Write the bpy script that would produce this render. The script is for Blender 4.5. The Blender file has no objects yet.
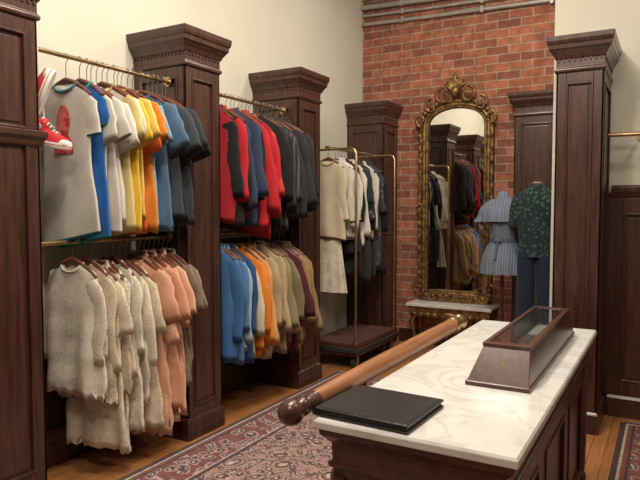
import bpy, math, random
from mathutils import Vector, Matrix
R=random.Random(7)
pi=math.pi
sin,cos=math.sin,math.cos

# ---------------------------------------------------------------- materials
def newmat(name):
    m=bpy.data.materials.new(name); m.use_nodes=True
    nt=m.node_tree; b=nt.nodes['Principled BSDF']
    return m,nt,b
def N(nt,t,**kw):
    n=nt.nodes.new(t)
    for k,v in kw.items(): setattr(n,k,v)
    return n
def ramp(nt,stops,interp='LINEAR'):
    r=N(nt,'ShaderNodeValToRGB'); r.color_ramp.interpolation=interp
    e=r.color_ramp.elements
    while len(e)<len(stops): e.new(0.5)
    for i,(p,c) in enumerate(stops):
        e[i].position=p; e[i].color=(c[0],c[1],c[2],1)
    return r
def coords(nt,scale=(1,1,1),rot=(0,0,0)):
    tc=N(nt,'ShaderNodeTexCoord'); mp=N(nt,'ShaderNodeMapping')
    mp.inputs['Scale'].default_value=scale; mp.inputs['Rotation'].default_value=rot
    nt.links.new(tc.outputs['Object'],mp.inputs['Vector']); return mp.outputs['Vector']
def bump(nt,b,h,strength=0.2,dist=0.01):
    bp=N(nt,'ShaderNodeBump'); bp.inputs['Strength'].default_value=strength; bp.inputs['Distance'].default_value=dist
    nt.links.new(h,bp.inputs['Height']); nt.links.new(bp.outputs['Normal'],b.inputs['Normal'])
def noise(nt,vec,scale,detail=3,rough=0.5,dist=0):
    n=N(nt,'ShaderNodeTexNoise'); n.inputs['Scale'].default_value=scale; n.inputs['Detail'].default_value=detail
    n.inputs['Roughness'].default_value=rough; n.inputs['Distortion'].default_value=dist
    nt.links.new(vec,n.inputs['Vector']); return n.outputs['Fac']
def noisemat(name,c1,c2,scale=5,stretch=(1,1,1),rough=0.5,metal=0,bs=0.1,bscale=None,coat=0,lo=0.3,hi=0.7,detail=4,dist=0):
    m,nt,b=newmat(name)
    v=coords(nt,stretch); n=noise(nt,v,scale,detail,0.55,dist)
    r=ramp(nt,[(lo,c1),(hi,c2)]); nt.links.new(n,r.inputs[0]); nt.links.new(r.outputs[0],b.inputs['Base Color'])
    b.inputs['Roughness'].default_value=rough; b.inputs['Metallic'].default_value=metal
    if coat: b.inputs['Coat Weight'].default_value=coat; b.inputs['Coat Roughness'].default_value=0.2
    if bs:
        n2=n if not bscale else noise(nt,coords(nt),bscale,3)
        bump(nt,b,n2,bs,0.005)
    return m
def mul(nt,a,bv,op='MULTIPLY'):
    n=N(nt,'ShaderNodeMath',operation=op)
    for i,x in enumerate((a,bv)):
        if isinstance(x,(int,float)): n.inputs[i].default_value=x
        elif x is not None: nt.links.new(x,n.inputs[i])
    return n.outputs[0]
def mixc(nt,f,a,b2):
    n=N(nt,'ShaderNodeMix',data_type='RGBA')
    if isinstance(f,(int,float)): n.inputs[0].default_value=f
    else: nt.links.new(f,n.inputs[0])
    for i,x in ((6,a),(7,b2)):
        if isinstance(x,tuple): n.inputs[i].default_value=(x[0],x[1],x[2],1)
        else: nt.links.new(x,n.inputs[i])
    return n.outputs[2]

M={}
M['wood']=noisemat('dark_mahogany',(0.026,0.011,0.0075),(0.078,0.030,0.019),6,(6,6,0.6),rough=0.33,bs=0.08,coat=0.25)
M['wood2']=noisemat('mahogany_red',(0.042,0.014,0.010),(0.09,0.031,0.020),6,(6,0.6,6),rough=0.30,bs=0.05,coat=0.25)
M['pole']=noisemat('warm_walnut',(0.20,0.075,0.03),(0.36,0.16,0.07),5,(8,0.6,8),rough=0.38,bs=0.05,coat=0.2)
M['hanger']=noisemat('hanger_wood',(0.08,0.025,0.015),(0.15,0.055,0.03),10,rough=0.4,bs=0)
M['plaster']=noisemat('cream_plaster',(0.57,0.555,0.475),(0.61,0.595,0.51),2,rough=0.9,bs=0.05,bscale=60)
M['plaster2']=noisemat('taupe_low_bounce_plaster',(0.32,0.27,0.21),(0.36,0.30,0.24),2,rough=0.9,bs=0.05,bscale=60)  # tone of the unseen right and back walls, darkened to cut bounced light
M['ceil']=noisemat('ceiling_paint',(0.48,0.45,0.39),(0.52,0.49,0.43),2,rough=0.95,bs=0)
M['brass']=noisemat('aged_brass',(0.40,0.28,0.14),(0.58,0.43,0.24),12,rough=0.3,metal=1,bs=0)
M['chrome']=noisemat('brushed_steel',(0.5,0.49,0.46),(0.62,0.6,0.57),15,rough=0.25,metal=1,bs=0)
M['hook']=noisemat('dull_hook_wire',(0.25,0.24,0.22),(0.35,0.33,0.3),15,rough=0.35,metal=0.9,bs=0)
M['pipe']=noisemat('galvanised_conduit',(0.30,0.28,0.25),(0.42,0.40,0.37),10,rough=0.45,metal=0.3,bs=0)
M['gold']=noisemat('antique_gilt',(0.045,0.022,0.008),(0.34,0.20,0.075),22,rough=0.42,metal=0.6,bs=0.6,bscale=60)
M['black']=noisemat('black_leather',(0.010,0.010,0.011),(0.018,0.018,0.02),60,rough=0.33,bs=0.25)
M['rubber']=noisemat('dark_rubber',(0.012,0.012,0.012),(0.03,0.03,0.03),20,rough=0.6,bs=0)
M['white_rub']=noisemat('white_rubber',(0.6,0.58,0.52),(0.7,0.68,0.62),20,rough=0.5,bs=0)
M['carpet']=noisemat('trolley_carpet',(0.05,0.02,0.015),(0.10,0.04,0.03),60,rough=0.95,bs=0.3)
M['felt']=noisemat('case_lining',(0.16,0.14,0.12),(0.22,0.2,0.17),80,rough=0.9,bs=0)
M['paper']=noisemat('label_card',(0.6,0.58,0.53),(0.7,0.68,0.62),80,rough=0.8,bs=0)
def mk():
    m,nt,b=newmat('mirror_glass'); b.inputs['Metallic'].default_value=1; b.inputs['Roughness'].default_value=0.02
    v=coords(nt); r=ramp(nt,[(0.3,(0.72,0.71,0.68)),(0.7,(0.80,0.79,0.76))]); nt.links.new(noise(nt,v,3),r.inputs[0]); nt.links.new(r.outputs[0],b.inputs['Base Color']); M['mirror']=m
    m,nt,b=newmat('clear_glass'); b.inputs['Roughness'].default_value=0.03; b.inputs['Transmission Weight'].default_value=1; b.inputs['IOR'].default_value=1.45
    b.inputs['Base Color'].default_value=(0.95,0.97,0.96,1); M['glass']=m
    # brick
    m,nt,b=newmat('red_brick')
    tc=N(nt,'ShaderNodeTexCoord'); sx=N(nt,'ShaderNodeSeparateXYZ'); cb=N(nt,'ShaderNodeCombineXYZ')
    nt.links.new(tc.outputs['Object'],sx.inputs[0]); nt.links.new(sx.outputs[0],cb.inputs[0]); nt.links.new(sx.outputs[2],cb.inputs[1])
    br=N(nt,'ShaderNodeTexBrick'); br.offset=0.5
    br.inputs['Scale'].default_value=1; br.inputs['Brick Width'].default_value=0.24; br.inputs['Row Height'].default_value=0.088
    br.inputs['Mortar Size'].default_value=0.007; br.inputs['Mortar Smooth'].default_value=0.4; br.inputs['Bias'].default_value=0
    br.inputs['Color1'].default_value=(0.37,0.135,0.080,1); br.inputs['Color2'].default_value=(0.20,0.07,0.047,1); br.inputs['Mortar'].default_value=(0.36,0.28,0.22,1)
    nz=N(nt,'ShaderNodeTexNoise'); nz.inputs['Scale'].default_value=6; nt.links.new(cb.outputs[0],nz.inputs['Vector'])
    va=N(nt,'ShaderNodeVectorMath',operation='MULTIPLY_ADD'); nt.links.new(nz.outputs['Color'],va.inputs[0]); va.inputs[1].default_value=(0.016,0.016,0); nt.links.new(cb.outputs[0],va.inputs[2])
    nt.links.new(va.outputs[0],br.inputs['Vector'])
    n=noise(nt,tc.outputs['Object'],14,5); r=ramp(nt,[(0.3,(0.65,0.65,0.65)),(0.7,(1.25,1.2,1.15))]); nt.links.new(n,r.inputs[0])
    mx=N(nt,'ShaderNodeMix',data_type='RGBA',blend_type='MULTIPLY'); mx.inputs[0].default_value=1
    nt.links.new(br.outputs['Color'],mx.inputs[6]); nt.links.new(r.outputs[0],mx.inputs[7]); nt.links.new(mx.outputs[2],b.inputs['Base Color'])
    b.inputs['Roughness'].default_value=0.88
    h=mul(nt,mul(nt,1.0,br.outputs['Fac'],'SUBTRACT'),mul(nt,n,0.4),'ADD'); bump(nt,b,h,0.6,0.01); M['brick']=m
    # marble
    m,nt,b=newmat('white_marble'); v=coords(nt)
    n1=noise(nt,v,2.2,8,0.6,1.5); r=ramp(nt,[(0.0,(0.66,0.655,0.635)),(0.46,(0.66,0.655,0.635)),(0.5,(0.55,0.545,0.53)),(0.54,(0.65,0.645,0.625)),(1,(0.70,0.695,0.67))]); nt.links.new(n1,r.inputs[0])
    n2=noise(nt,v,7,5); r2=ramp(nt,[(0.3,(0.88,0.88,0.88)),(0.6,(1,1,1))]); nt.links.new(n2,r2.inputs[0])
    mx=N(nt,'ShaderNodeMix',data_type='RGBA',blend_type='MULTIPLY'); mx.inputs[0].default_value=0.8
    nt.links.new(r.outputs[0],mx.inputs[6]); nt.links.new(r2.outputs[0],mx.inputs[7]); nt.links.new(mx.outputs[2],b.inputs['Base Color'])
    b.inputs['Roughness'].default_value=0.24; M['marble']=m
    # floor
    m,nt,b=newmat('oak_floorboards'); tc=N(nt,'ShaderNodeTexCoord'); mp=N(nt,'ShaderNodeMapping'); mp.inputs['Rotation'].default_value=(0,0,pi/2)
    nt.links.new(tc.outputs['Object'],mp.inputs['Vector'])
    br=N(nt,'ShaderNodeTexBrick'); br.inputs['Scale'].default_value=1; br.inputs['Brick Width'].default_value=1.3; br.inputs['Row Height'].default_value=0.085; br.inputs['Mortar Size'].default_value=0.0015
    br.inputs['Color1'].default_value=(0.46,0.21,0.08,1); br.inputs['Color2'].default_value=(0.33,0.14,0.05,1); br.inputs['Mortar'].default_value=(0.06,0.03,0.015,1)
    nt.links.new(mp.outputs[0],br.inputs['Vector'])
    n=noise(nt,coords(nt,(20,1.5,1)),3,5); r=ramp(nt,[(0.3,(0.75,0.75,0.75)),(0.7,(1.15,1.15,1.15))]); nt.links.new(n,r.inputs[0])
    mx=N(nt,'ShaderNodeMix',data_type='RGBA',blend_type='MULTIPLY'); mx.inputs[0].default_value=1
    nt.links.new(br.outputs['Color'],mx.inputs[6]); nt.links.new(r.outputs[0],mx.inputs[7]); nt.links.new(mx.outputs[2],b.inputs['Base Color'])
    b.inputs['Roughness'].default_value=0.33; M['floor']=m
mk()
def rugmat(name,hx,hy,field,dark,light,bord):
    m,nt,b=newmat(name); tc=N(nt,'ShaderNodeTexCoord'); s=N(nt,'ShaderNodeSeparateXYZ')
    nt.links.new(tc.outputs['Object'],s.inputs[0])
    ax=N(nt,'ShaderNodeMath',operation='ABSOLUTE'); nt.links.new(s.outputs[0],ax.inputs[0])
    ay=N(nt,'ShaderNodeMath',operation='ABSOLUTE'); nt.links.new(s.outputs[1],ay.inputs[0])
    d=mul(nt,mul(nt,hx,ax.outputs[0],'SUBTRACT'),mul(nt,hy,ay.outputs[0],'SUBTRACT'),'MINIMUM')
    cb=N(nt,'ShaderNodeCombineXYZ'); nt.links.new(ax.outputs[0],cb.inputs[0]); nt.links.new(s.outputs[1],cb.inputs[1])
    nz=N(nt,'ShaderNodeTexNoise'); nz.inputs['Scale'].default_value=9; nz.inputs['Detail'].default_value=4; nt.links.new(cb.outputs[0],nz.inputs['Vector'])
    va=N(nt,'ShaderNodeVectorMath',operation='MULTIPLY_ADD'); nt.links.new(nz.outputs['Color'],va.inputs[0]); va.inputs[1].default_value=(0.14,0.14,0); nt.links.new(cb.outputs[0],va.inputs[2])
    def vor(sc,feat='F1'):
        v=N(nt,'ShaderNodeTexVoronoi',voronoi_dimensions='2D',feature=feat); v.inputs['Scale'].default_value=sc; nt.links.new(va.outputs[0],v.inputs['Vector']); return v.outputs['Distance']
    r1=ramp(nt,[(0,light),(0.08,bord),(0.17,dark),(0.21,light),(0.24,field),(0.32,dark),(0.34,field)],'CONSTANT'); nt.links.new(vor(5),r1.inputs[0])
    r2=ramp(nt,[(0,light),(0.15,dark),(0.28,bord),(0.38,light),(0.43,field)],'CONSTANT'); nt.links.new(vor(17),r2.inputs[0])
    k=ramp(nt,[(0,(0,0,0)),(0.34,(1,1,1))],'CONSTANT'); nt.links.new(vor(5),k.inputs[0])
    fieldc=mixc(nt,k.outputs[0],r1.outputs[0],r2.outputs[0])
    em=ramp(nt,[(0,(0.75,0.75,0.75)),(0.03,(0,0,0))],'CONSTANT'); nt.links.new(vor(6,'DISTANCE_TO_EDGE'),em.inputs[0])
    fieldc=mixc(nt,em.outputs[0],fieldc,dark)
    rb=ramp(nt,[(0,light),(0.12,dark),(0.26,field),(0.36,light),(0.42,bord)],'CONSTANT'); nt.links.new(vor(11),rb.inputs[0])
    bm=ramp(nt,[(0,(0,0,0)),(0.09,(1,1,1)),(0.33,(0,0,0))],'CONSTANT'); nt.links.new(d,bm.inputs[0])
    bl=ramp(nt,[(0,dark),(0.035,light),(0.05,bord),(0.075,dark),(0.09,bord),(0.33,light),(0.34,dark),(0.37,field)],'CONSTANT'); nt.links.new(d,bl.inputs[0])
    fm=ramp(nt,[(0,(0,0,0)),(0.37,(1,1,1))],'CONSTANT'); nt.links.new(d,fm.inputs[0])
    c=mixc(nt,bm.outputs[0],bl.outputs[0],rb.outputs[0]); c=mixc(nt,fm.outputs[0],c,fieldc)
    n=noise(nt,tc.outputs['Object'],30,6,0.7); r=ramp(nt,[(0.3,(0.6,0.6,0.6)),(0.7,(1.25,1.25,1.25))]); nt.links.new(n,r.inputs[0])
    mx=N(nt,'ShaderNodeMix',data_type='RGBA',blend_type='MULTIPLY'); mx.inputs[0].default_value=1
    nt.links.new(c,mx.inputs[6]); nt.links.new(r.outputs[0],mx.inputs[7]); nt.links.new(mx.outputs[2],b.inputs['Base Color'])
    b.inputs['Roughness'].default_value=0.95; bump(nt,b,noise(nt,tc.outputs['Object'],200,2),0.4,0.004); return m
fc={}
def fabric(c,pat=None,c2=None,sc=1.0):
    key=(c,pat,c2,sc)
    if key in fc: return fc[key]
    m,nt,b=newmat('fabric_%s_%d'%(pat or 'plain',len(fc)))
    v=coords(nt)
    base=ramp(nt,[(0.25,tuple(x*0.80 for x in c)),(0.75,tuple(min(1,x*1.10) for x in c))]); nt.links.new(noise(nt,v,6,4),base.inputs[0]); col=base.outputs[0]
    hb=noise(nt,v,260,2); alpha=None
    if pat in('stripe','vstripe','plaid'):
        s=N(nt,'ShaderNodeSeparateXYZ'); nt.links.new(v,s.inputs[0])
        def band(o,f,th):
            a=mul(nt,s.outputs[o],f*sc); w=N(nt,'ShaderNodeMath',operation='FRACT'); nt.links.new(a,w.inputs[0])
            return mul(nt,w.outputs[0],th,'LESS_THAN')
        if pat=='stripe': col=mixc(nt,band(2,14,0.35),col,c2)
        elif pat=='vstripe': col=mixc(nt,band(0,30,0.35),col,c2)
        else:
            k=mul(nt,mul(nt,band(2,16,0.4),0.5),mul(nt,band(0,16,0.4),0.5),'ADD'); col=mixc(nt,k,col,c2)
    elif pat=='floral':
        vo=N(nt,'ShaderNodeTexVoronoi'); vo.inputs['Scale'].default_value=22*sc; nt.links.new(v,vo.inputs['Vector'])
        r=ramp(nt,[(0,(1,1,1)),(0.22,(0,0,0)),(0.33,(0.6,0.6,0.6)),(0.4,(0,0,0))],'CONSTANT'); nt.links.new(vo.outputs['Distance'],r.inputs[0]); col=mixc(nt,r.outputs[0],col,c2)
    elif pat=='lace':
        vo=N(nt,'ShaderNodeTexVoronoi',feature='DISTANCE_TO_EDGE'); vo.inputs['Scale'].default_value=85*sc; nt.links.new(v,vo.inputs['Vector'])
        r=ramp(nt,[(0.0,(0,0,0)),(0.16,(0,0,0)),(0.24,(1,1,1))]); nt.links.new(vo.outputs['Distance'],r.inputs[0])
        fl=noise(nt,v,16*sc,3,0.6,1.0); fr_=ramp(nt,[(0.47,(0,0,0)),(0.56,(1,1,1))]); nt.links.new(fl,fr_.inputs[0])
        hole=mul(nt,r.outputs[0],fr_.outputs[0])
        col=mixc(nt,mul(nt,hole,0.15),col,c2 or tuple(x*0.75 for x in c))
        alpha=mul(nt,0.90,mul(nt,hole,0.45),'SUBTRACT')
        hb=mul(nt,mul(nt,vo.outputs['Distance'],-2),mul(nt,fl,3),'ADD')
    elif pat=='print':
        r=ramp(nt,[(0,(0,0,0)),(0.5,(1,1,1))],'CONSTANT'); nt.links.new(noise(nt,v,22,4),r.inputs[0]); col=mixc(nt,r.outputs[0],col,c2)
    nt.links.new(col,b.inputs['Base Color']); b.inputs['Roughness'].default_value=0.88
    if alpha is not None: nt.links.new(alpha,b.inputs['Alpha'])
    b.inputs['Sheen Weight'].default_value=0.08; b.inputs['Specular IOR Level'].default_value=0.2
    bump(nt,b,hb,0.3,0.002)
    fc[key]=m; return m

# ---------------------------------------------------------------- mesh builder
class MB:
    def __init__(s): s.v=[];s.f=[];s.m=[];s.s=[]
    def add(s,vs,fs,mi=0,sm=False):
        o=len(s.v); s.v+= [tuple(p) for p in vs]
        for f in fs: s.f.append([i+o for i in f]); s.m.append(mi); s.s.append(sm)
    def box(s,x0,x1,y0,y1,z0,z1,mi=0):
        s.add([(x0,y0,z0),(x1,y0,z0),(x1,y1,z0),(x0,y1,z0),(x0,y0,z1),(x1,y0,z1),(x1,y1,z1),(x0,y1,z1)],
              [(0,3,2,1),(4,5,6,7),(0,1,5,4),(1,2,6,5),(2,3,7,6),(3,0,4,7)],mi)
    def loft(s,rings,mi=0,sm=True,cap=(True,True),closed=True):
        n=len(rings[0]); vs=[p for r in rings for p in r]; fs=[]
        for i in range(len(rings)-1):
            for j in range(n if closed else n-1):
                k=(j+1)%n; fs.append((i*n+j,i*n+k,(i+1)*n+k,(i+1)*n+j))
        s.add(vs,fs,mi,sm)
        if cap[0]: s.add(rings[0],[tuple(reversed(range(n)))],mi,False)
        if cap[1]: s.add(rings[-1],[tuple(range(n))],mi,False)
    def rloft(s,x0,x1,y0,y1,prof,ex=(1,1,1,1),mi=0):
        rs=[]
        for z,e in prof:
            rs.append([(x0-e*ex[0],y0-e*ex[2],z),(x1+e*ex[1],y0-e*ex[2],z),(x1+e*ex[1],y1+e*ex[3],z),(x0-e*ex[0],y1+e*ex[3],z)])
        s.loft(rs,mi,False)
    def tube(s,path,rad,seg=10,mi=0,sx=1.0,closed=False):
        P=[Vector(p) for p in path]; n=len(P)
        if isinstance(rad,(int,float)): rad=[rad]*n
        rs=[]; up=None
        for i in range(n):
            if closed: t=P[(i+1)%n]-P[(i-1)%n]
            else: t=P[min(i+1,n-1)]-P[max(i-1,0)]
            if t.length<1e-9: t=Vector((0,0,1))
            t.normalize()
            if up is None:
                up=Vector((0,0,1)) if abs(t.z)<0.9 else Vector((0,1,0))
            a=t.cross(up); 
            if a.length<1e-5: a=t.orthogonal()
            a.normalize(); b=a.cross(t).normalized(); up=b
            rs.append([tuple(P[i]+a*rad[i]*sx*cos(2*pi*k/seg)+b*rad[i]*sin(2*pi*k/seg)) for k in range(seg)])
        if closed: rs.append(rs[0]); s.loft(rs,mi,True,(False,False))
        else: s.loft(rs,mi,True)
    def lathe(s,cx,cy,prof,seg=24,mi=0,sm=True):
        s.loft([[(cx+r*cos(2*pi*k/seg),cy+r*sin(2*pi*k/seg),z) for k in range(seg)] for z,r in prof],mi,sm)
    def ell(s,c,r,mi=0,seg=12,rn=8):
        rs=[]
        for i in range(rn+1):
            a=-pi/2+pi*i/rn; q=max(0.02,cos(a))
            rs.append([(c[0]+r[0]*q*cos(2*pi*k/seg),c[1]+r[1]*q*sin(2*pi*k/seg),c[2]+r[2]*sin(a)) for k in range(seg)])
        s.loft(rs,mi,True)
    def obj(s,name,mats,bevel=0,loc=(0,0,0),rot=(0,0,0),sub=0,center=False):
        vs=s.v
        if center:
            c=[(min(p[i] for p in vs)+max(p[i] for p in vs))/2 for i in range(3)]; c[2]=min(p[2] for p in vs)
            vs=[(p[0]-c[0],p[1]-c[1],p[2]-c[2]) for p in vs]; loc=tuple(c)
        me=bpy.data.meshes.new(name); me.from_pydata(vs,[],s.f)
        for m in mats: me.materials.append(m)
        for p,mi,sm in zip(me.polygons,s.m,s.s): p.material_index=mi; p.use_smooth=sm
        me.update(); o=bpy.data.objects.new(name,me); bpy.context.collection.objects.link(o)
        o.location=loc; o.rotation_euler=rot
        if bevel:
            md=o.modifiers.new('bevel','BEVEL'); md.width=bevel; md.segments=2; md.limit_method='ANGLE'
        return o

WX=0.1      # left wall plane
BY=6.6      # brick wall plane
CZ=4.3
# ---------------------------------------------------------------- room shell
def slab(name,b,mat):
    mb=MB(); mb.box(*b); return mb.obj(name,[mat])
slab('floor',(-0.1,5.4,-1.8,6.8,-0.1,0),M['floor'])
slab('ceiling',(-0.1,5.4,-1.8,6.8,CZ,CZ+0.1),M['ceil'])
slab('wall_left',(-0.1,WX,-1.8,6.8,0,CZ),M['plaster'])
slab('wall_brick',(WX,2.5,BY,BY+0.2,0,CZ),M['brick'])
slab('wall_partition',(2.49,5.4,5.05,6.8,0,CZ),M['plaster'])
slab('wall_right',(5.2,5.4,-1.8,5.05,0,CZ),M['plaster2'])
slab('wall_back',(WX,5.2,-1.8,-1.6,0,CZ),M['plaster2'])

# ---------------------------------------------------------------- woodwork
def fbox(mb,ax,c,out,th,a0,a1,z0,z1,mi=0):
    lo,hi=min(c,c+out*th),max(c,c+out*th)
    if ax=='x': mb.box(lo,hi,a0,a1,z0,z1,mi)
    else: mb.box(a0,a1,lo,hi,z0,z1,mi)
def framed(mb,ax,c,out,a0,a1,zs,st=0.065,rl=0.07,th=0.014):
    z0,z1=zs[0],zs[-1]
    fbox(mb,ax,c,out,th,a0,a0+st,z0,z1); fbox(mb,ax,c,out,th,a1-st,a1,z0,z1)
    for i,z in enumerate(zs):
        za=z if i==0 else (z-rl if i==len(zs)-1 else z-rl/2)
        fbox(mb,ax,c,out,th-0.0005,a0+st,a1-st,za,za+rl)
    for i in range(len(zs)-1):
        p0=zs[i]+(rl if i==0 else rl/2); p1=zs[i+1]-(rl if i==len(zs)-2 else rl/2)
        b0,b1=a0+st,a1-st
        for q in ((b0,b0+0.012,p0,p1),(b1-0.012,b1,p0,p1),(b0+0.012,b1-0.012,p0,p0+0.012),(b0+0.012,b1-0.012,p1-0.012,p1)):
            fbox(mb,ax,c,out,th+0.006,*q)
        if b1-b0>0.08: fbox(mb,ax,c,out,0.006,b0+0.03,b1-0.03,p0+0.03,p1-0.03)
def pilaster(x0,x1,y0,y1,ex,faces,top=2.71,split=None,name='wood_pilaster',cs=0.66):
    mb=MB(); i=0.014
    mb.rloft(x0,x1-i*ex[1],y0+i*ex[2],y1-i*ex[3],[(0,0),(top-0.1,0)],(0,0,0,0))
    mb.rloft(x0,x1,y0,y1,[(0,0.014),(0.13,0.014),(0.14,0.008),(0.15,0.0)],ex)
    zs=[0.15]+(split or [])+[top-0.24]
    for f in faces:
        if f=='+x': framed(mb,'x',x1-i,1,y0+0.0,y1-0.0,zs)
        if f=='-x': framed(mb,'x',x0+i,-1,y0,y1,zs)
        if f=='-y': framed(mb,'y',y0+i,-1,x0,x1,zs)
        if f=='+y': framed(mb,'y',y1-i,1,x0,x1,zs)
    z=top-0.24
    P=[(0,0.0),(0.005,0.018),(0.02,0.022),(0.03,0.016),(0.035,0.004),(0.09,0.004),(0.095,0.016),(0.108,0.024),(0.12,0.032),(0.135,0.048),(0.15,0.062),(0.155,0.072),(0.185,0.076),(0.19,0.086),(0.21,0.094),(0.24,0.096)]
    mb.rloft(x0,x1,y0,y1,[(z+a,b*cs) for a,b in P],ex)
    def dent(a0,a1,fn):
        n=int((a1-a0)/0.03)
        for k in range(n):
            a=a0+(k+0.25)*(a1-a0)/n; fn(a,a+0.014)
    if '+x' in faces: dent(y0,y1,lambda a,b:mb.box(x1,x1+0.010,a,b,z+0.072,z+0.092))
    if '-y' in faces: dent(x0,x1,lambda a,b:mb.box(a,b,y0-0.010,y0,z+0.072,z+0.092))
    if split:
        for s in split[:1]:
            mb.rloft(x0,x1,y0,y1,[(s-0.05,0.0),(s-0.04,0.012),(s-0.01,0.02),(s,0.03),(s+0.03,0.03),(s+0.035,0.0)],ex)
    return mb.obj(name,[M['wood']],0.003,center=True)
pilaster(WX+0.002,0.56,1.45,1.97,(0,1,1,1),['+x','-y','+y'],split=[1.9])
pilaster(WX+0.002,0.56,3.03,3.38,(0,1,1,1),['+x','-y','+y'])
pilaster(WX+0.002,0.57,4.40,4.77,(0,1,1,1),['+x','-y','+y'])
pilaster(WX+0.002,0.55,6.2,BY-0.002,(0,1,1,0),['+x','-y'])
pilaster(1.90,2.32,6.42,BY-0.002,(1,1,1,0),['+x','-y','-x'])
pilaster(2.595,2.895,4.50,5.048,(1,1,1,0),['+x','-y','-x'])

mb=MB() # wainscot right
mb.box(2.90,5.18,5.0,5.048,0,1.66)
for a,b in((2.90,3.65),(3.65,4.42),(4.42,5.18)): framed(mb,'y',5.0,-1,a,b,[0.16,1.62],0.1,0.11,0.02)
mb.rloft(2.92,5.18,5.0,5.048,[(1.62,0.02),(1.64,0.03),(1.67,0.045),(1.70,0.05),(1.715,0.04)],(0,0,1,0))
mb.rloft(2.92,5.18,5.0,5.048,[(0,0.03),(0.14,0.03),(0.16,0.02)],(0,0,1,0))
mb.obj('trim_1',[M['wood']],0.003,center=True)
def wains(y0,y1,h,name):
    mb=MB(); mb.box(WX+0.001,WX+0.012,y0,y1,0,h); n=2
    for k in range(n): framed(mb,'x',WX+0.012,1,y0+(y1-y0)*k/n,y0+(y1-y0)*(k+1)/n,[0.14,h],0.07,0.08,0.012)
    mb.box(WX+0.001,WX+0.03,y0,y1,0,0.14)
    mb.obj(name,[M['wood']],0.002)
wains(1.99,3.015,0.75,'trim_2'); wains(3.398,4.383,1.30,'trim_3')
mb=MB(); mb.box(WX+0.002,WX+0.02,-1.6,1.41,0,0.18);mb.box(WX+0.002,WX+0.02,4.81,6.16,0,0.18); mb.obj('baseboard_left',[M['wood']],0.003)
mb=MB(); mb.box(0.59,1.86,BY-0.02,BY-0.002,0,0.16); mb.obj('baseboard_back',[M['wood']],0.003)
mb=MB(); mb.box(2.491,2.58,5.03,5.049,0,0.16); mb.obj('baseboard_partition',[M['wood']],0.003)

# rails
UZ,LZ=2.375,1.36
def rail(x,y0,y1,z,name='clothes_rail'):
    mb=MB(); mb.tube([(x,y0,z),(x,y1,z)],0.013,12)
    for y,s in((y0,1),(y1,-1)): mb.tube([(x,y,z),(x,y+s*0.01,z)],0.032,16); mb.tube([(x,y+s*0.01,z),(x,y+s*0.03,z)],0.02,16)
    mb.obj(name,[M['brass']])
RX=0.42
for z in(UZ,LZ):
    rail(RX,1.972,3.028,z); rail(RX,3.382,4.398,z)
mb=MB(); mb.tube([(3.0,4.86,2.07),(5.19,4.86,2.07)],0.015,12)
for x in(3.1,4.3): mb.tube([(x,4.86,2.07),(x,5.048,2.07)],0.009,8); mb.tube([(x,5.035,2.07),(x,5.048,2.07)],0.03,14)
mb.tube([(2.90,4.86,2.07),(3.0,4.86,2.07)],0.015,12)
mb.obj('brass_wall_rail',[M['brass']])

# pipes on brick
mb=MB()
for z,zz,r,y in((3.69,3.62,0.022,6.57),(3.79,3.71,0.018,6.575),(3.88,3.80,0.03,6.56),(3.98,3.92,0.018,6.575)):
    mb.tube([(WX+0.01,y,z),(0.9,y,(z*0.6+zz*0.4)),(1.6,y,(z+zz)/2-0.01),(2.47,y,zz)],r,10)
    for x in(0.6,1.5,2.2):
        f=(x-0.1)/2.37; zc=z+(zz-z)*f; mb.box(x,x+0.03,y-r-0.004,BY-0.001,zc-r-0.012,zc+r+0.012)
mb.obj('conduit_pipes',[M['pipe']])

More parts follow.
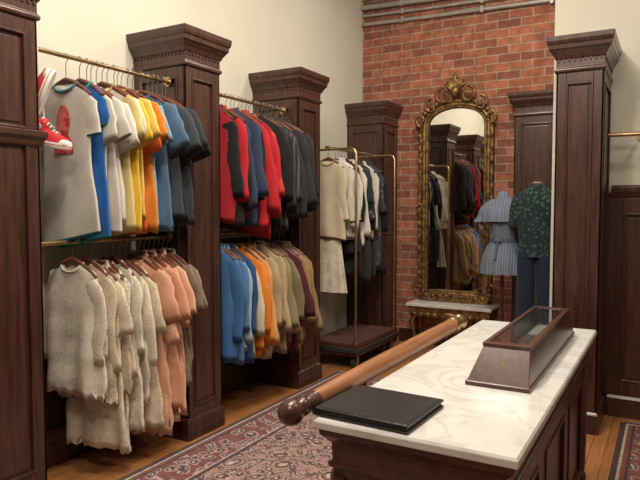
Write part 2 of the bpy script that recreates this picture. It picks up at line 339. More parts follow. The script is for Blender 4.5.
# ---------------------------------------------------------------- garments
HM=M['hanger']
def garment(name,x,y,z,L=0.8,hw=0.2,slv=0.2,out=0.07,shw=0.075,d=0.02,flare=0.02,col=None,trim=None,sleevem=None,yaw=0,lace=False,collar='tee',fold=0.006,printm=None,hangm=None,hangtop=0.1,belt=False,roll=None):
    mb=MB(); rr=random.Random(int(y*1000)+int(z*77)+len(name))
    ph=[rr.uniform(0,6.28) for _ in range(8)]
    H=hangtop
    hk=[(0.017*cos(a),0,0.0+0.017*sin(a)) for a in [pi*(1.15-0.2*i) for i in range(7)]]
    hk=hk+[(0.014,0,-0.02),(0,0,-0.04),(0,0,-H+0.01)]
    mb.tube(hk,0.0022,6,1)
    arm=[(-0.19,0,-H-0.075),(-0.13,0,-H-0.035),(-0.06,0,-H+0.0),(0,0,-H+0.018),(0.06,0,-H+0.0),(0.13,0,-H-0.035),(0.19,0,-H-0.075)]
    mb.tube([(a*hw/0.2,b,c) for a,b,c in arm],[0.008,0.012,0.014,0.015,0.014,0.012,0.008],8,2)
    seg=36
    prof=[(-H+0.008,0.066,0.020),(-H-0.006,0.088,0.022),(-H-0.028,0.125,d),(-H-0.056,0.163,d),(-H-0.085,hw-0.010,d*1.05),(-H-0.115,hw,d*1.05)]
    nb=20 if lace else 14
    for i in range(1,nb+1):
        t=i/nb; zz=-H-0.115-(L-0.115)*t
        w=hw+flare*t-0.018*sin(pi*min(1,t*1.4)) ; dd=d*(1.05+0.35*t)
        if lace:
            fr=(t*L/0.17)%1.0; w+=0.012*fr; dd*=1+0.25*fr
        prof.append((zz,w,dd))
    sk=rr.uniform(-0.03,0.03); s2=rr.uniform(0.006,0.022)
    def wave(xx,t,zz):
        return (fold*(0.3+1.2*t))*(sin(26*xx+ph[0]+2.2*zz)+0.6*sin(47*xx+ph[1]-1.5*zz)+0.35*sin(15*xx-21*zz+ph[6]))
    rings=[]
    for zz,w,dd in prof:
        t=max(0,(-zz-H-0.11)/(L-0.11)); r=[]
        for k in range(seg):
            a=2*pi*k/seg; c,s=cos(a),sin(a)
            xx=w*c*(1+0.035*t*sin(9*zz+ph[2]))+s2*t*sin(5*zz+ph[7]); yy=dd*math.copysign(abs(s)**0.75,s)+wave(xx,t,zz)
            dz=0
            if zz>-H-0.03 and s<0 and collar=='tee': dz=-0.045*(-s)*(1 if zz>-H-0.01 else 0.5)
            if t>0.8: dz+=0.014*sin(7*xx+ph[3])*(t-0.8)*5+sk*(xx/0.2) *(t-0.8)*5+ (0.010*sin(90*xx) if lace and t>0.95 else 0)
            r.append((xx,yy,zz+dz))
        rings.append(r)
    r=rings[-1]; rings.append([(p[0]*0.97,p[1]*0.8,p[2]+0.03) for p in r])
    if trim:
        ra=rings[-3]; rb=rings[-2]; rh=[tuple(b_+(a_-b_)*0.35 for a_,b_ in zip(p,q)) for p,q in zip(ra,rb)]
        mb.loft(rings[:-2]+[rh],0,True,(True,False)); mb.loft([rh]+rings[-2:],3,True,(False,True))
    else: mb.loft(rings,0,True,(not lace,not lace))
    def fronty(xx,zz):
        t=max(0,(-zz-H-0.11)/(L-0.11)); 
        w=hw+flare*t; q=max(0,1-(xx/w)**2)**0.375; return -d*(1.05+0.35*t)*q+wave(xx,t,zz)
    n=24; cw,cd=(0.080,0.026)
    if collar=='tee':
        mb.tube([(cw*cos(2*pi*k/n),cd*sin(2*pi*k/n)-0.002,-H+0.000-0.05*max(0,-sin(2*pi*k/n))) for k in range(n)],0.004 if lace else 0.007,6,3,closed=True)
    else:
        rr1=[];rr2=[];rr3=[]
        for k in range(n):
            a=2*pi*k/n; f=max(0,-sin(a))
            rr1.append((0.06*cos(a),0.020*sin(a),-H+0.022-0.03*f)); rr2.append((0.066*cos(a),0.024*sin(a),-H+0.036-0.04*f)); rr3.append((0.088*cos(a),0.030*sin(a)-0.004,-H-0.01-0.06*f**2))
        mb.loft([rr1,rr2,rr3],3 if trim else 0,True,(False,False))
        pts=[]
        for i in range(10):
            zz=-H-0.06-(L-0.08)*i/9; pts.append((zz,fronty(0,zz)-0.003))
        mb.loft([[(-0.014,yy,zz),(0.014,yy,zz),(0.014,yy+0.006,zz),(-0.014,yy+0.006,zz)] for zz,yy in pts],0,True)
        for i in range(1,9,2): mb.ell((0,pts[i][1]-0.002,pts[i][0]),(0.005,0.003,0.005),1,8,4)
    if slv>0:
        for sd in(-1,1):
            ns=10 if slv>0.3 else 6; path=[]; so=out*rr.uniform(0.7,1.2); sl=slv*rr.uniform(0.92,1.06)
            for i in range(ns+1):
                t=i/ns
                px=hw-0.05+ (so+0.03)*(t**0.55) + (0.016*sin(5*t+ph[4]+sd) if slv>0.3 else 0)
                pz=-H-0.105-sl*t*(1.0)
                path.append((sd*px,pz,t))
            rs=[]
            for i,(px,pz,t) in enumerate(path):
                a=path[max(0,i-1)]; b=path[min(ns,i+1)]; tx,tz=b[0]-a[0],b[1]-a[1]; l=math.hypot(tx,tz); tx/=l; tz/=l
                nx,nz=-tz,tx
                w=shw*(1-(0.35 if slv>0.3 else 0.0)*t)
                if i==0: w=shw*0.75
                dd=d*(0.85-0.05*t)
                if lace: w*=1+0.14*((t*2.5)%1.0)
                r=[]
                for k in range(14):
                    an=2*pi*k/14; q=w*cos(an)*(1+0.07*sin(17*t+ph[5])); yy=dd*sin(an)*(1+0.25*sin(14*t+3*an+ph[1]))+0.7*fold*sin(8*t+ph[0]+sd)
                    r.append((px+nx*q,yy,pz+nz*q))
                rs.append(r)
            last=rs[-1]; cx=sum(p[0] for p in last)/14
            rs.append([(cx+(p[0]-cx)*0.85,p[1]*0.7,p[2]+0.015) for p in last])
            mi=4 if sleevem else 0
            if trim:
                ra=rs[-3]; rb=rs[-2]; f=0.35 if ns==6 else 0.2; rh=[tuple(b_+(a_-b_)*f for a_,b_ in zip(p,q)) for p,q in zip(ra,rb)]
                mb.loft(rs[:-2]+[rh],mi,True,(True,False)); mb.loft([rh]+rs[-2:],3,True,(False,True))
            else: mb.loft(rs,mi,True,(not lace,not lace))
    if belt:
        zz=-H-0.42; mb.loft([[( (hw+0.004)*cos(2*pi*k/24),(d*1.4)*sin(2*pi*k/24)+wave(hw*cos(2*pi*k/24),0.5,zz),zz-0.02*j) for k in range(24)] for j in range(2)],3 if trim else 0,True,(False,False))
    if printm: # head-and-shoulders silhouette print
        nx,nz=8,16; vs=[];fs=[]
        for j in range(nz+1):
            s=j/nz; zz=-H-0.125-0.26*s
            wdt=0.048*math.sqrt(max(0.05,1-((s-0.33)/0.35)**2)) if s<0.60 else 0.030+0.038*min(1,(s-0.60)/0.2)
            for i in range(nx+1):
                u=-1+2*i/nx; xx=0.0+u*wdt; vs.append((xx,fronty(xx,zz)-0.009,zz))
        for j in range(nz):
            for i in range(nx): a=j*(nx+1)+i; fs.append((a,a+nx+1,a+nx+2,a+1))
        mb.add(vs,fs,5,True)
    # cloth that reaches the wall flattens against it: fold back everything past the limit
    lim=-(x-WX-0.045); kn=lim+0.06
    mb.v=[((kn-(kn-p[0])*0.06/max(0.06,(kn-p[0])+0.03) if p[0]<kn and (kn-p[0])>0.03 else p[0]),p[1],p[2]) for p in mb.v]
    mats=[col,M['hook'],hangm or HM,trim or col,sleevem or col,printm or col]
    mb.obj(name,mats,0,(x,y,z+0.0),(0,rr.uniform(-0.03,0.03) if roll is None else roll,yaw))

F=fabric
A=[ # bay 1 upper
 dict(L=0.86,hw=0.190,col=F((0.54,0.51,0.47)),trim=F((0.03,0.20,0.23)),printm=F((0.42,0.03,0.04),'print',(0.50,0.12,0.10)),slv=0.20,out=0.012,shw=0.066,fold=0.003,roll=0),
 dict(L=0.89,hw=0.175,col=F((0.02,0.12,0.40)),slv=0.15,out=0.01,trim=F((0.02,0.30,0.22)),shw=0.06),
 dict(L=0.76,col=F((0.62,0.60,0.54)),slv=0.24,out=0.05),
 dict(L=0.82,col=F((0.60,0.57,0.51)),slv=0.2,out=0.06,trim=F((0.35,0.30,0.26))),
 dict(L=0.76,col=F((0.64,0.61,0.55)),slv=0.24),
 dict(L=0.80,col=F((0.58,0.54,0.46)),trim=F((0.5,0.32,0.1)),slv=0.22),
 dict(L=0.86,col=F((0.66,0.54,0.24)),slv=0.22),
 dict(L=0.84,col=F((0.74,0.46,0.05)),slv=0.24),
 dict(L=0.80,col=F((0.70,0.50,0.12)),slv=0.22),
 dict(L=0.84,col=F((0.62,0.12,0.025)),slv=0.26),
 dict(L=0.82,col=F((0.66,0.22,0.03)),slv=0.22),
 dict(L=0.80,col=F((0.22,0.36,0.48)),slv=0.22),
 dict(L=0.84,col=F((0.08,0.15,0.25)),slv=0.24),
 dict(L=0.74,col=F((0.05,0.06,0.08)),slv=0.25),
 dict(L=0.80,col=F((0.035,0.04,0.055)),slv=0.28),
 dict(L=0.78,col=F((0.05,0.06,0.075)),slv=0.24),
 dict(L=0.76,col=F((0.02,0.022,0.03)),slv=0.28),
 dict(L=0.80,col=F((0.04,0.045,0.055)),slv=0.25),
 dict(L=0.72,col=F((0.02,0.022,0.03)),slv=0.27),
]
ys=[2.25,2.33]+[2.38+0.037*i for i in range(17)]
for i,k in enumerate(A):
    k=dict(k); k.setdefault('out',0.08 if i<12 else 0.12); k.setdefault('hw',0.195+R.uniform(-0.005,0.012)); k.setdefault('shw',0.08)
    garment('t_shirt',RX+R.uniform(-0.015,0.015)+(0.02 if i>11 else 0),ys[i],UZ,yaw=R.uniform(-0.14,0.14) if i>1 else 0.08,d=0.016,hangtop=0.13+R.uniform(-0.01,0.025),**k)
# bay 1 lower
lc=[F((0.74,0.68,0.56),'lace'),F((0.70,0.60,0.45),'lace'),F((0.78,0.73,0.62),'lace'),F((0.72,0.62,0.47),'lace',None,0.8),F((0.76,0.69,0.56),'lace',None,1.3)]
Lw=[0.74,0.66,0.80,1.06,0.72,1.10,1.0,0.80,0.98]
for i in range(9):
    garment('lace_blouse' if Lw[i]<0.95 else 'lace_dress',RX+R.uniform(-0.02,0.02),2.25+0.048*i,LZ,L=Lw[i],hw=0.175+R.uniform(0,0.02),slv=[0.48,0.4,0.5,0.28,0.55,0.35,0.45,0.5,0.3][i],out=0.02+R.uniform(0,0.03)+0.005*i,shw=0.060,d=0.018,flare=0.05 if Lw[i]>0.95 else 0.03,col=lc[[2,0,1,4,3,0,2,4,1][i]],lace=True,collar='tee' if i!=4 else 'shirt',yaw=R.uniform(-0.14,0.14)+(0.06 if i<2 else 0),fold=0.010,hangtop=0.12+R.uniform(-0.01,0.03))
pk=[F((0.66,0.35,0.23)),F((0.70,0.42,0.30),'lace',(0.55,0.30,0.2)),F((0.62,0.31,0.20)),F((0.68,0.44,0.32)),F((0.64,0.34,0.22)),F((0.68,0.40,0.29)),F((0.24,0.18,0.13),'lace'),F((0.30,0.23,0.17),'lace')]
for i in range(8):
    garment('dress' if i<6 else 'lace_top',RX+0.02,2.69+0.0405*i,LZ,L=[1.04,1.10,0.92,1.04,1.0,0.8,0.86,0.8][i],hw=0.2,slv=[0.3,0.42,0.3,0.4,0.32,0.25,0.25,0.25][i],out=0.095,shw=0.085,d=0.02,flare=0.06 if i<6 else 0.02,col=pk[i],lace=(i in(1,6,7)),collar='shirt' if i%2 else 'tee',yaw=R.uniform(-0.12,0.12),fold=0.010,belt=(i==0),hangtop=0.11+R.uniform(0,0.02))
# bay 2 upper
RD=F((0.44,0.02,0.028)); RD2=F((0.32,0.015,0.025)); BK=F((0.014,0.014,0.017)); BK2=F((0.030,0.030,0.035)); NV=F((0.035,0.05,0.095))
U2=[(RD2,BK),(BK,RD),(RD,BK),(F((0.20,0.015,0.02)),NV),(NV,None),(BK,None),(RD,None),(RD2,None),(RD,None),(F((0.52,0.06,0.035)),None),(BK,None),(BK2,None),(BK,None),(F((0.03,0.03,0.035),'vstripe',(0.09,0.09,0.10)),None),(BK2,None),(BK,None),(BK2,None),(BK,None),(BK2,None)]
for i,(c,s) in enumerate(U2):
    garment('jacket' if i%3 else 'long_sleeve_shirt',RX+R.uniform(-0.015,0.015)+0.001*i,3.46+0.049*i,UZ,L=0.80+R.uniform(-0.10,0.08),hw=0.195+R.uniform(0,0.015),slv=0.55+R.uniform(-0.06,0.10),out=0.06+0.004*i,shw=0.076,d=0.022,col=c,sleevem=s,collar='shirt',yaw=min(0.2,R.uniform(-0.12,0.12)+0.012*i),fold=0.007,hangtop=0.12+R.uniform(-0.01,0.025))
# bay 2 lower
L2=[F((0.05,0.14,0.34)),F((0.08,0.19,0.38)),F((0.30,0.40,0.50)),F((0.03,0.08,0.22)),F((0.60,0.52,0.38)),F((0.68,0.21,0.03)),F((0.70,0.27,0.04)),F((0.64,0.32,0.12)),F((0.42,0.31,0.19)),F((0.36,0.25,0.14),'floral',(0.22,0.11,0.07)),F((0.44,0.34,0.22)),F((0.26,0.21,0.11)),F((0.32,0.24,0.14)),F((0.19,0.16,0.09)),F((0.17,0.02,0.03)),F((0.09,0.02,0.03)),F((0.30,0.20,0.09)),F((0.36,0.25,0.12)),F((0.26,0.18,0.09))]
for i,c in enumerate(L2):
    garment('shirt' if i<9 else 'jacket',RX+R.uniform(-0.015,0.015)+0.002*i,3.46+0.049*i,LZ,L=[0.80,0.84,0.72,0.82,0.82,0.76,0.8,0.74,0.86,0.82,0.76,0.82,0.85,0.76,0.84,0.86,0.79,0.86,0.82][i],hw=0.195+R.uniform(0,0.015),slv=0.56+R.uniform(-0.08,0.06),out=0.055+0.004*i,shw=0.073,d=0.022,col=c,collar='shirt',yaw=min(0.2,R.uniform(-0.12,0.12)+0.012*i),fold=0.008,hangtop=0.11+R.uniform(-0.01,0.025))

# ---------------------------------------------------------------- rolling rack
mb=MB(); tx0,tx1,ty0,ty1=0.24,0.76,5.14,6.12
mb.rloft(tx0,tx1,ty0,ty1,[(0.14,0),(0.24,0)],mi=0)
mb.rloft(tx0,tx1,ty0,ty1,[(0.165,0.0),(0.17,0.014),(0.205,0.014),(0.21,0.0)],mi=2)
mb.rloft(tx0+0.02,tx1-0.02,ty0+0.02,ty1-0.02,[(0.24,0),(0.252,0),(0.257,-0.006)],mi=1)
for x in(tx0+0.06,tx1-0.06):
    for y in(ty0+0.08,ty1-0.08):
        mb.tube([(x-0.018,y,0.06),(x+0.018,y,0.06)],0.06,20,2); mb.tube([(x-0.021,y,0.06),(x+0.021,y,0.06)],0.03,14,3)
        mb.box(x-0.03,x-0.024,y-0.02,y+0.02,0.05,0.14,3); mb.box(x+0.024,x+0.03,y-0.02,y+0.02,0.05,0.14,3); mb.box(x-0.03,x+0.03,y-0.025,y+0.025,0.13,0.14,3)
xa,xb,xc=tx0+0.03,tx1-0.03,0.48
for y in(ty0+0.03,ty1-0.03):
    q=[(xa,y,0.25),(xa,y,2.06),(xa+0.015,y,2.095),(xa+0.05,y,2.11),(xb-0.05,y,2.11),(xb-0.015,y,2.095),(xb,y,2.06),(xb,y,0.25)]
    mb.tube(q,0.012,10,3)
    mb.tube([(xa,y,1.27),(xb,y,1.27)],0.009,8,3)
    for x in(xa,xb): mb.tube([(x,y,0.25),(x,y,0.28)],0.024,12,3)
mb.tube([(xc,ty0-0.1,2.12),(xc,ty1+0.02,2.12)],0.013,10,3)
mb.obj('rolling_garment_rack',[M['wood2'],M['carpet'],M['rubber'],M['brass']])
T=[('embroidered_jacket',dict(L=0.74,slv=0.45,col=F((0.54,0.47,0.34)),trim=F((0.35,0.2,0.1)))),
 ('white_shirt',dict(L=0.62,slv=0.55,col=F((0.60,0.57,0.50)))),
 ('white_shirt',dict(L=0.75,slv=0.58,col=F((0.62,0.60,0.55)),sleevem=F((0.58,0.56,0.5)))),
 ('striped_shirt',dict(L=0.9,slv=0.5,col=F((0.02,0.02,0.025)),sleevem=F((0.6,0.58,0.52)),trim=BK)),
 ('black_dress',dict(L=1.15,slv=0.5,col=BK)),
 ('white_shirt',dict(L=0.85,slv=0.6,col=F((0.6,0.58,0.52)))),
 ('black_dress',dict(L=1.2,slv=0.3,col=BK2)),
 ('floral_dress',dict(L=1.1,slv=0.5,col=F((0.03,0.035,0.06),'floral',(0.3,0.3,0.28)))),
 ('black_dress',dict(L=1.2,slv=0.55,col=BK)),
 ('white_shirt',dict(L=0.8,slv=0.55,col=F((0.55,0.53,0.48)))),
 ('black_coat',dict(L=1.2,slv=0.6,col=BK2)),
 ('floral_dress',dict(L=1.1,slv=0.4,col=F((0.04,0.05,0.06),'floral',(0.25,0.12,0.1)))),
 ('black_coat',dict(L=1.15,slv=0.6,col=BK))]
for i,(nm,k) in enumerate(T):
    garment(nm,xc,5.08+(0 if i==0 else 0.14+0.066*(i-1)),2.12,hw=0.175,out=0.04,shw=0.065,d=0.024,collar='tee' if i in(0,4,6) else 'shirt',yaw=R.uniform(-0.12,0.12),fold=0.007,hangtop=0.12,**k)
mb=MB(); rs=[]
for j in range(9):
    t=j/8; z=1.25-0.5*t; w=0.13+0.07*t; rs.append([(xc+w*cos(2*pi*k/40),5.09+ (0.018+0.02*t)*sin(2*pi*k/40)+0.008*t*sin(11*2*pi*k/40),z) for k in range(40)])
mb.loft(rs,0,True); mb.tube([(xc-0.09,5.09,1.25),(xc-0.09,5.09,1.285),(xc-0.09,5.17,1.285)],0.004,6,1); mb.tube([(xc+0.09,5.09,1.25),(xc+0.09,5.09,1.285),(xc+0.09,5.17,1.285)],0.004,6,1)
mb.obj('white_skirt',[F((0.66,0.60,0.49),'lace'),M['chrome']])

# ---------------------------------------------------------------- sneakers
def sneaker(loc,rot,sc=0.92):
    mb=MB(); n=24
    def outl(k,s=1.0):
        a=2*pi*k/n; x=cos(a); y=sin(a)
        w=0.045+0.006*x; return (0.135*s*x+0.0, w*s*math.copysign(abs(y)**0.8,y))
    mb.loft([[(*outl(k,q),z) for k in range(n)] for z,q in((0,0.97),(0.004,1.0),(0.028,1.0),(0.032,0.97))],1,True)
    mb.loft([[(p[0],p[1],z) for p in [outl(k,1.006) for k in range(n)]] for z in(0.018,0.022)],2,True)
    rs=[]
    for i in range(11):
        t=i/10; x=-0.128+0.25*t; w=(0.036+0.008*t)*(math.sin(pi*min(1,max(0.08,(1-t)*2.2+0.12))/2))
        if t<0.1: w*=0.7
        h=0.07 if t<0.45 else 0.07-0.035*(t-0.45)/0.45
        if t>0.9: h=0.03
        rs.append([(x,w*cos(a),0.03+h*sin(a)) for a in[pi*k/12 for k in range(13)]])
    mb.loft(rs,0,True,(True,True),closed=False)
    mb.ell((0.092,0,0.03),(0.042,0.038,0.028),1,16,10)
    mb.loft([[(-0.065+o+ (0.058*s)*cos(2*pi*k/16),0.033*s*sin(2*pi*k/16),z) for k in range(16)] for z,s,o in((0.05,1.05,0),(0.09,1.0,-0.004),(0.125,0.95,-0.008),(0.15,1.0,-0.01),(0.145,0.85,-0.01))],0,True)
    mb.tube([(-0.055,0.034,0.105),(-0.055,0.037,0.105)],0.02,14,1)
    mb.tube([(-0.055,-0.034,0.105),(-0.055,-0.037,0.105)],0.02,14,1)
    for i in range(6):
        x=0.045-0.018*i; z=0.082+0.0125*i if i>1 else 0.078+0.008*i
        mb.tube([(x,-0.022,z),(x-0.004,0,z+0.012),(x,0.022,z)],0.0035,6,1)
    o=mb.obj('canvas_sneaker',[F((0.50,0.03,0.04)),M['white_rub'],F((0.5,0.03,0.04))],0,loc,rot); o.scale=(sc,sc,sc)
sneaker((0.475,2.085,1.87),(0.1,0.18,0.42))
sneaker((0.50,2.065,2.14),(0.3,-1.15,0.42))
mb=MB(); mb.tube([(0.45,2.08,2.02),(0.44,2.07,2.2),(0.435,2.06,2.375),(0.42,2.06,2.394),(0.405,2.06,2.375),(0.45,2.06,2.22)],0.003,6,0)
mb.obj('shoe_laces',[M['white_rub']])

# ---------------------------------------------------------------- mirror & console
mx,my=1.255,6.55
def fr(hw,zb,zt,rise,n=16):
    pts=[(mx-hw,zb)]
    for k in range(5): pts.append((mx-hw,zb+(zt-zb)*(k+1)/5))
    for k in range(1,n): a=pi-pi*k/n; pts.append((mx+hw*cos(a),zt+rise*sin(a)**0.8))
    for k in range(6): pts.append((mx+hw,zt-(zt-zb)*k/5))
    return pts
mb=MB()
ins=fr(0.315,0.64,2.42,0.22)
mb.add([(x,my-0.0,z) for x,z in ins],[tuple(range(len(ins)))],0)
def loop(hw,zb,zt,rise,r,y,sx=1.0):
    p=fr(hw,zb,zt,rise); path=[(x,y,z) for x,z in p]
    for k in range(1,6): path.append((mx+hw-2*hw*k/6,y,zb))
    mb.tube(path,r,8,1,sx,closed=True)
loop(0.325,0.63,2.42,0.225,0.016,my-0.02)
loop(0.358,0.60,2.42,0.25,0.030,my-0.012)
loop(0.395,0.565,2.43,0.275,0.018,my-0.022)
def scroll(cx,cz,r,turn,st,dirn,rad=0.014,y=my-0.045):
    pts=[];rd=[]
    for k in range(22):
        t=k/21; a=st+dirn*turn*t; q=r*(1-0.85*t); pts.append((cx+q*cos(a),y-0.012*t,cz+q*sin(a))); rd.append(rad*(1-0.5*t)+0.002)
    mb.tube(pts,rd,7,1)
for s in(-1,1):
    scroll(mx+s*0.13,2.76,0.10,2.2*pi,pi/2,-s,0.018)
    scroll(mx+s*0.27,2.66,0.085,2.2*pi,pi/2,-s,0.016)
    scroll(mx+s*0.38,2.52,0.075,2.0*pi,-pi/2,s,0.016)
    scroll(mx+s*0.40,0.66,0.07,2.0*pi,pi/2,-s,0.014); scroll(mx+s*0.41,1.55,0.05,2*pi,pi/2,s,0.010)
    for k in range(12):
        z=0.8+k*0.14; mb.ell((mx+s*0.40,my-0.04,z),(0.018,0.014,0.045),1,8,6)
    for k in range(7):
        a=pi/2-s*(0.25+0.16*k); mb.ell((mx+0.40*cos(a),my-0.045,2.42+0.30*abs(sin(a))**0.8),(0.03,0.018,0.025),1,8,6)
    for k in range(4):
        a=pi/2-s*0.28*(k+0.5); mb.tube([(mx+0.03*cos(a),my-0.05,2.80+0.02*sin(a)),(mx+0.10*cos(a),my-0.07,2.80+0.11*sin(a)),(mx+0.15*cos(a),my-0.05,2.80+0.16*sin(a))],[0.014,0.022,0.006],8,1,1.3)
mb.ell((mx,my-0.07,2.80),(0.05,0.035,0.055),1); mb.tube([(mx,my-0.05,2.84),(mx,my-0.07,2.94),(mx,my-0.05,3.0)],[0.02,0.03,0.005],8,1)
mb.box(mx-0.36,mx+0.36,my+0.004,BY-0.003,0.60,2.45,2)
for k in range(9): mb.ell((mx-0.32+0.08*k,my-0.04,0.575),(0.03,0.014,0.02),1,8,6)
mb.box(mx-0.38,mx+0.38,my-0.04,my+0.03,0.515,0.60,1)
mb.obj('gilt_mirror',[M['mirror'],M['gold'],M['wood']])
mb=MB(); c0,c1=0.80,1.73
mb.rloft(c0,c1,6.27,BY-0.004,[(0.475,-0.006),(0.48,0),(0.505,0),(0.511,-0.006)],mi=0)
mb.rloft(c0+0.03,c1-0.03,6.30,BY-0.006,[(0.37,0),(0.39,0.004),(0.45,0.004),(0.475,0.015)],mi=1)
for x in(c0+0.08,c1-0.08):
    for y in(6.33,BY-0.06):
        s=-1 if x<mx else 1
        mb.tube([(x,y,0.38),(x+s*0.03,y-0.01,0.30),(x+s*0.01,y,0.18),(x-s*0.02,y,0.08),(x+s*0.02,y-0.01,0.02),(x+s*0.03,y-0.01,0.0)],[0.035,0.036,0.022,0.016,0.022,0.024],10,1)
for k in range(11): mb.ell((c0+0.08+k*(c1-c0-0.16)/10,6.295,0.39),(0.035,0.012,0.028),1,8,6)
mb.ell(((c0+c1)/2,6.29,0.385),(0.1,0.02,0.05),1)
mb.obj('marble_console_table',[M['marble'],M['gold']])

# ---------------------------------------------------------------- mannequins
def stand(mb,x,y,zt,mi):
    mb.lathe(x,y,[(0,0.14),(0.012,0.14),(0.02,0.13),(0.03,0.03),(0.06,0.016),(zt,0.014)],24,mi)
def figure_rings(cx,cy,prof,fold=0.0,k=10,seg=48,ph=0):
    return [[(cx+(rx+f*sin(k*2*pi*j/seg+ph+3*z))*cos(2*pi*j/seg),cy+(ry+f*sin(k*2*pi*j/seg+ph+3*z))*sin(2*pi*j/seg),z) for j in range(seg)] for z,rx,ry,f in prof]
x,y=1.90,6.0
mb=MB(); stand(mb,x,y,1.0,2)
mb.loft(figure_rings(x,y,[(1.15,0.10,0.08,0),(1.25,0.105,0.085,0.002),(1.35,0.125,0.10,0.003),(1.45,0.155,0.12,0.004),(1.52,0.16,0.115,0.003),(1.58,0.165,0.09,0.002),(1.62,0.12,0.07,0),(1.645,0.06,0.055,0),(1.70,0.045,0.045,0),(1.71,0.03,0.03,0)]),0)
mb.loft(figure_rings(x,y,[(1.42,0.215,0.16,0.018),(1.47,0.215,0.155,0.014),(1.50,0.21,0.15,0.010),(1.56,0.20,0.12,0.006),(1.60,0.165,0.095,0.004),(1.635,0.11,0.085,0.007),(1.61,0.10,0.07,0.0)],k=14),0,cap=(False,False))
mb.loft(figure_rings(x,y,[(0.915,0.205,0.16,0.018),(0.98,0.20,0.155,0.014),(1.08,0.185,0.14,0.009),(1.17,0.155,0.115,0.005),(1.235,0.115,0.092,0.003)],k=12),0)
mb.loft(figure_rings(x,y,[(1.215,0.125,0.10,0),(1.255,0.125,0.10,0)]),1)
for s in(-1,1):
    rs=[]
    for i in range(7):
        t=i/6; cx=x+s*(0.145+0.065*t); cz=1.585-0.17*t; w=0.045+0.030*t+0.01*sin(6*t)
        rs.append([(cx+w*cos(2*pi*j/28)*(1+0.15*t*sin(7*2*pi*j/28)),y+w*sin(2*pi*j/28)*(1+0.15*t*sin(7*2*pi*j/28)),cz) for j in range(28)])
    mb.loft(rs,0)
mb.ell((x-0.02,y-0.11,1.235),(0.035,0.018,0.02),1); mb.tube([(x-0.02,y-0.115,1.235),(x-0.03,y-0.14,1.15),(x-0.035,y-0.155,1.06)],[0.008,0.012,0.014],8,1)
mb.obj('dressed_mannequin',[F((0.14,0.17,0.24),'vstripe',(0.21,0.25,0.31),1.4),F((0.10,0.12,0.19)),M['wood']])
x,y=2.23,5.88
mb=MB(); stand(mb,x,y,0.9,2)
mb.loft(figure_rings(x,y,[(1.10,0.165,0.12,0.006),(1.18,0.16,0.115,0.005),(1.28,0.155,0.11,0.004),(1.42,0.165,0.12,0.004),(1.55,0.175,0.12,0.003),(1.64,0.18,0.11,0.002),(1.69,0.155,0.09,0),(1.725,0.10,0.075,0),(1.75,0.065,0.06,0)]),0)
mb.loft(figure_rings(x,y,[(1.71,0.10,0.085,0),(1.75,0.07,0.065,0),(1.775,0.068,0.062,0),(1.765,0.058,0.052,0)],seg=24),0)
mb.lathe(x,y,[(1.70,0.05),(1.78,0.045),(1.79,0.03)],20,3)
for s in(-1,1):
    rs=[]
    for i in range(8):
        t=i/7; cx=x+s*(0.145+0.055*t**0.8); cz=1.68-0.30*t; w=0.053+0.013*sin(3*t)
        rs.append([(cx+w*cos(2*pi*j/20),y+w*sin(2*pi*j/20)*1.05,cz+s*0.25*w*cos(2*pi*j/20)) for j in range(20)])
    mb.loft(rs,0)
    rs=[]
    for i in range(12):
        t=i/11; z=1.12-0.98*t; rs.append([(x+s*(0.078+0.02*t)+(0.09-0.025*t)*cos(2*pi*j/20),y+(0.105-0.035*t+0.004*sin(22*t))*sin(2*pi*j/20),z) for j in range(20)])
    mb.loft(rs,1)
mb.obj('dressed_mannequin',[F((0.014,0.030,0.036),'floral',(0.10,0.14,0.12),1.3),F((0.018,0.028,0.055)),M['wood'],F((0.3,0.22,0.16))])

# ---------------------------------------------------------------- marble counter
X0,X1,Y0,Y1=2.36,2.975,1.60,3.54
mb=MB()
mb.rloft(X0,X1,Y0,Y1,[(0.868,-0.008),(0.872,0),(0.892,0),(0.9,-0.006)],mi=1)
mb.rloft(X0+0.045,X1-0.045,Y0+0.045,Y1-0.045,[(0.72,0),(0.74,0.0),(0.745,0.01),(0.76,0.012),(0.765,0.002),(0.82,0.004),(0.835,0.018),(0.85,0.032),(0.868,0.034)],mi=0)
bx0,bx1,by0,by1=X0+0.07,X1-0.07,Y0+0.07,Y1-0.07
mb.box(bx0,bx1,by0,by1,0.0,0.725)
framed(mb,'y',by0,-1,bx0,bx1,[0.1,0.72],0.07,0.07,0.016)
framed(mb,'y',by1,1,bx0,bx1,[0.1,0.72],0.07,0.07,0.016)
for k in range(3):
    a=by0+(by1-by0)*k/3; b=by0+(by1-by0)*(k+1)/3
    framed(mb,'x',bx1,1,a,b,[0.1,0.72],0.07,0.07,0.016); framed(mb,'x',bx0,-1,a,b,[0.1,0.72],0.07,0.07,0.016)
mb.rloft(bx0,bx1,by0,by1,[(0,0.035),(0.09,0.035),(0.105,0.018)],mi=0)
for xx in(bx0-0.01,bx1+0.01):
    for yy in(by0-0.01,by1+0.01):
        mb.lathe(xx,yy,[(0.105,0.03),(0.13,0.03),(0.14,0.02),(0.2,0.024),(0.4,0.028),(0.6,0.022),(0.66,0.018),(0.67,0.028),(0.72,0.03)],16,0)
mb.obj('marble_top_counter',[M['wood2'],M['marble']],0.002,center=True)

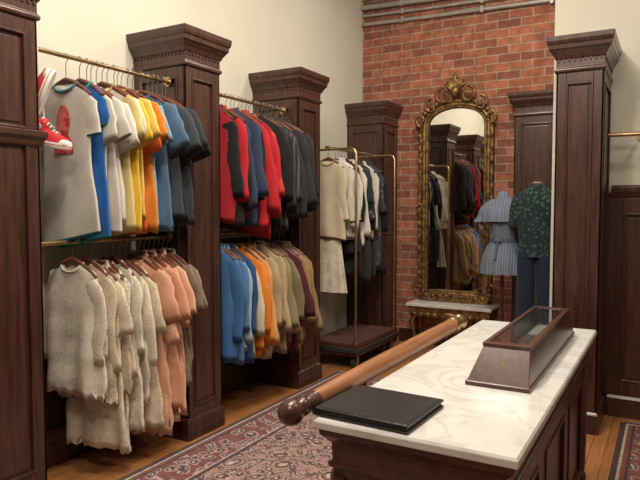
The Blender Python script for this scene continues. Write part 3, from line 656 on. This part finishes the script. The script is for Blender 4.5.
px,pz=2.312,0.928
def ylathe(mb,prof,seg=20,mi=0):
    mb.loft([[(px+r*cos(2*pi*k/seg),yy,pz+r*sin(2*pi*k/seg)) for k in range(seg)] for yy,r in prof],mi,True)
mb=MB()
kn=[(1.505+0.084*i/10,max(0.006,0.041*math.sqrt(max(0,1-(2*i/10-1)**2)))) for i in range(11)]
ylathe(mb,kn,mi=1)
ylathe(mb,[(1.580,0.016),(1.590,0.022),(1.603,0.031),(1.616,0.031),(1.624,0.022),(1.64,0.020),(1.66,0.028),(1.69,0.031)],mi=1)
ylathe(mb,[(1.69,0.029),(1.9,0.033),(2.3,0.037),(2.8,0.038),(3.12,0.037)],mi=0)
ylathe(mb,[(3.12,0.039),(3.125,0.042),(3.15,0.043),(3.155,0.038),(3.22,0.039),(3.225,0.044),(3.26,0.044),(3.265,0.037),(3.30,0.033)],mi=2)
for yy in(2.0,2.95):
    mb.box(px-0.02,X0+0.06,yy,yy+0.04,0.838,0.866,1); mb.box(px-0.022,px+0.022,yy,yy+0.04,0.862,0.897,1)
mb.obj('turned_wooden_pole',[M['pole'],M['wood2'],M['brass']])

mb=MB()
fx0,fx1,fy0,fy1=-0.155,0.155,-0.145,0.145
mb.rloft(fx0,fx1,fy0,fy1,[(0,-0.003),(0.002,0),(0.006,0),(0.008,-0.002)],mi=0)
mb.rloft(fx0+0.004,fx1-0.006,fy0+0.006,fy1-0.006,[(0.008,0),(0.018,0)],mi=1)
mb.rloft(fx0,fx1,fy0,fy1,[(0.018,-0.003),(0.020,0),(0.025,0),(0.028,-0.004)],mi=0)
mb.tube([(fx0-0.001,fy0+0.002,0.014),(fx0-0.001,fy1-0.002,0.014)],0.0135,12,0)
for a,b in(((fx0+0.01,fy0+0.008),(fx1-0.01,fy0+0.008)),((fx0+0.01,fy1-0.008),(fx1-0.01,fy1-0.008)),((fx1-0.01,fy0+0.008),(fx1-0.01,fy1-0.008))):
    mb.tube([(*a,0.028),(*b,0.028)],0.0012,6,0)
mb.obj('leather_folder',[M['black'],M['rubber']],0,(2.514,1.765,0.9005),(0,0,-0.04))

mb=MB(); a0,a1,b0,b1=2.665,2.885,2.20,3.34
def R4(x0,x1,y0,y1,z): return [(x0,y0,z),(x1,y0,z),(x1,y1,z),(x0,y1,z)]
z0=0.901
mb.loft([R4(a0-0.006,a1+0.004,b0-0.006,b1+0.006,z0),R4(a0-0.006,a1+0.004,b0-0.006,b1+0.006,z0+0.014),R4(a0,a1,b0,b1,z0+0.017),R4(2.70,2.870,2.29,3.28,1.03)],0,False,(True,False))
mb.loft([R4(2.70,2.870,2.29,3.28,1.03),R4(2.697,2.873,2.287,3.283,1.032),R4(2.697,2.873,2.287,3.283,1.044),R4(2.718,2.852,2.32,3.25,1.046),R4(2.718,2.852,2.32,3.25,1.036),R4(2.721,2.849,2.325,3.245,0.95)],0,False,(False,False))
mb.add(R4(2.721,2.849,2.325,3.245,0.95),[(0,1,2,3)],1)
mb.box(2.7185,2.8515,2.3205,3.2495,1.037,1.042,2)
mb.box(2.735,2.84,2.95,3.20,0.953,0.958,3); mb.box(2.75,2.83,2.7,2.72,0.952,0.96,4); mb.box(2.735,2.84,2.45,2.47,0.952,0.96,4)
mb.tube([(2.785,2.252,0.975),(2.785,2.245,0.975)],0.009,12,4)
mb.obj('glass_topped_display_case',[M['wood2'],M['felt'],M['glass'],M['paper'],M['brass']],0.0015)

# ---------------------------------------------------------------- rugs
def rug(name,x0,x1,y0,y1,cols):
    hx,hy=(x1-x0)/2,(y1-y0)/2; mb=MB()
    mb.rloft(-hx,hx,-hy,hy,[(0.001,-0.002),(0.004,0),(0.010,0),(0.013,-0.003)])
    n=int((x1-x0)/0.02)
    for k in range(n):
        xx=-hx+0.01+k*0.02
        for s in(-1,1): mb.tube([(xx,s*hy,0.006),(xx+0.004,s*(hy+0.05),0.003)],0.0022,4,1)
    o=mb.obj(name,[rugmat(name+'_weave',hx,hy,*cols),F((0.55,0.48,0.38))],0,((x0+x1)/2,(y0+y1)/2,0))
rug('persian_rug',0.62,2.34,-1.2,5.02,((0.36,0.22,0.20),(0.075,0.05,0.065),(0.46,0.38,0.33),(0.20,0.08,0.075)))
rug('persian_rug',3.03,4.7,0.4,4.85,((0.26,0.12,0.10),(0.055,0.028,0.03),(0.38,0.31,0.25),(0.16,0.05,0.04)))

# ---------------------------------------------------------------- lights
def area(n,loc,size,power,col,tgt=None):
    l=bpy.data.lights.new(n,'AREA'); l.energy=power; l.color=col; l.shape='DISK'; l.size=size
    o=bpy.data.objects.new(n,l); bpy.context.collection.objects.link(o); o.location=loc
    d=Vector(tgt if tgt else (loc[0],loc[1],0))-Vector(loc); o.rotation_euler=d.to_track_quat('-Z','Y').to_euler(); return o
warm=(1,0.885,0.73)
area('ceiling_lamp_main',(2.2,2.2,4.2),0.8,70,warm)
area('ceiling_lamp_front',(2.8,-0.3,4.2),0.8,68,warm,(1.2,2.5,0.8))
area('ceiling_lamp_rear',(1.9,5.0,4.2),0.6,42,warm)
area('track_lamp_a',(2.0,1.4,3.9),0.25,40,warm,(0.4,2.6,0.9))
area('track_lamp_b',(2.0,3.0,3.9),0.25,36,warm,(0.4,3.9,0.9))
area('ceiling_lamp_side',(4.2,3.0,4.2),0.6,34,warm,(3.0,4.0,1.5))
w=bpy.data.worlds.new('room_world'); bpy.context.scene.world=w; w.use_nodes=True
w.node_tree.nodes['Background'].inputs[0].default_value=(0.9,0.85,0.75,1); w.node_tree.nodes['Background'].inputs[1].default_value=0.3
try:
    bpy.context.scene.view_settings.view_transform='Standard'
except Exception: pass

cd=bpy.data.cameras.new('camera'); cam=bpy.data.objects.new('camera',cd); bpy.context.collection.objects.link(cam)
cam.location=(3.3,0,1.55); cam.rotation_euler=(math.radians(87),0,math.radians(29.8)); cd.lens=34.4; cd.sensor_width=36; cd.clip_start=0.05
bpy.context.scene.camera=cam
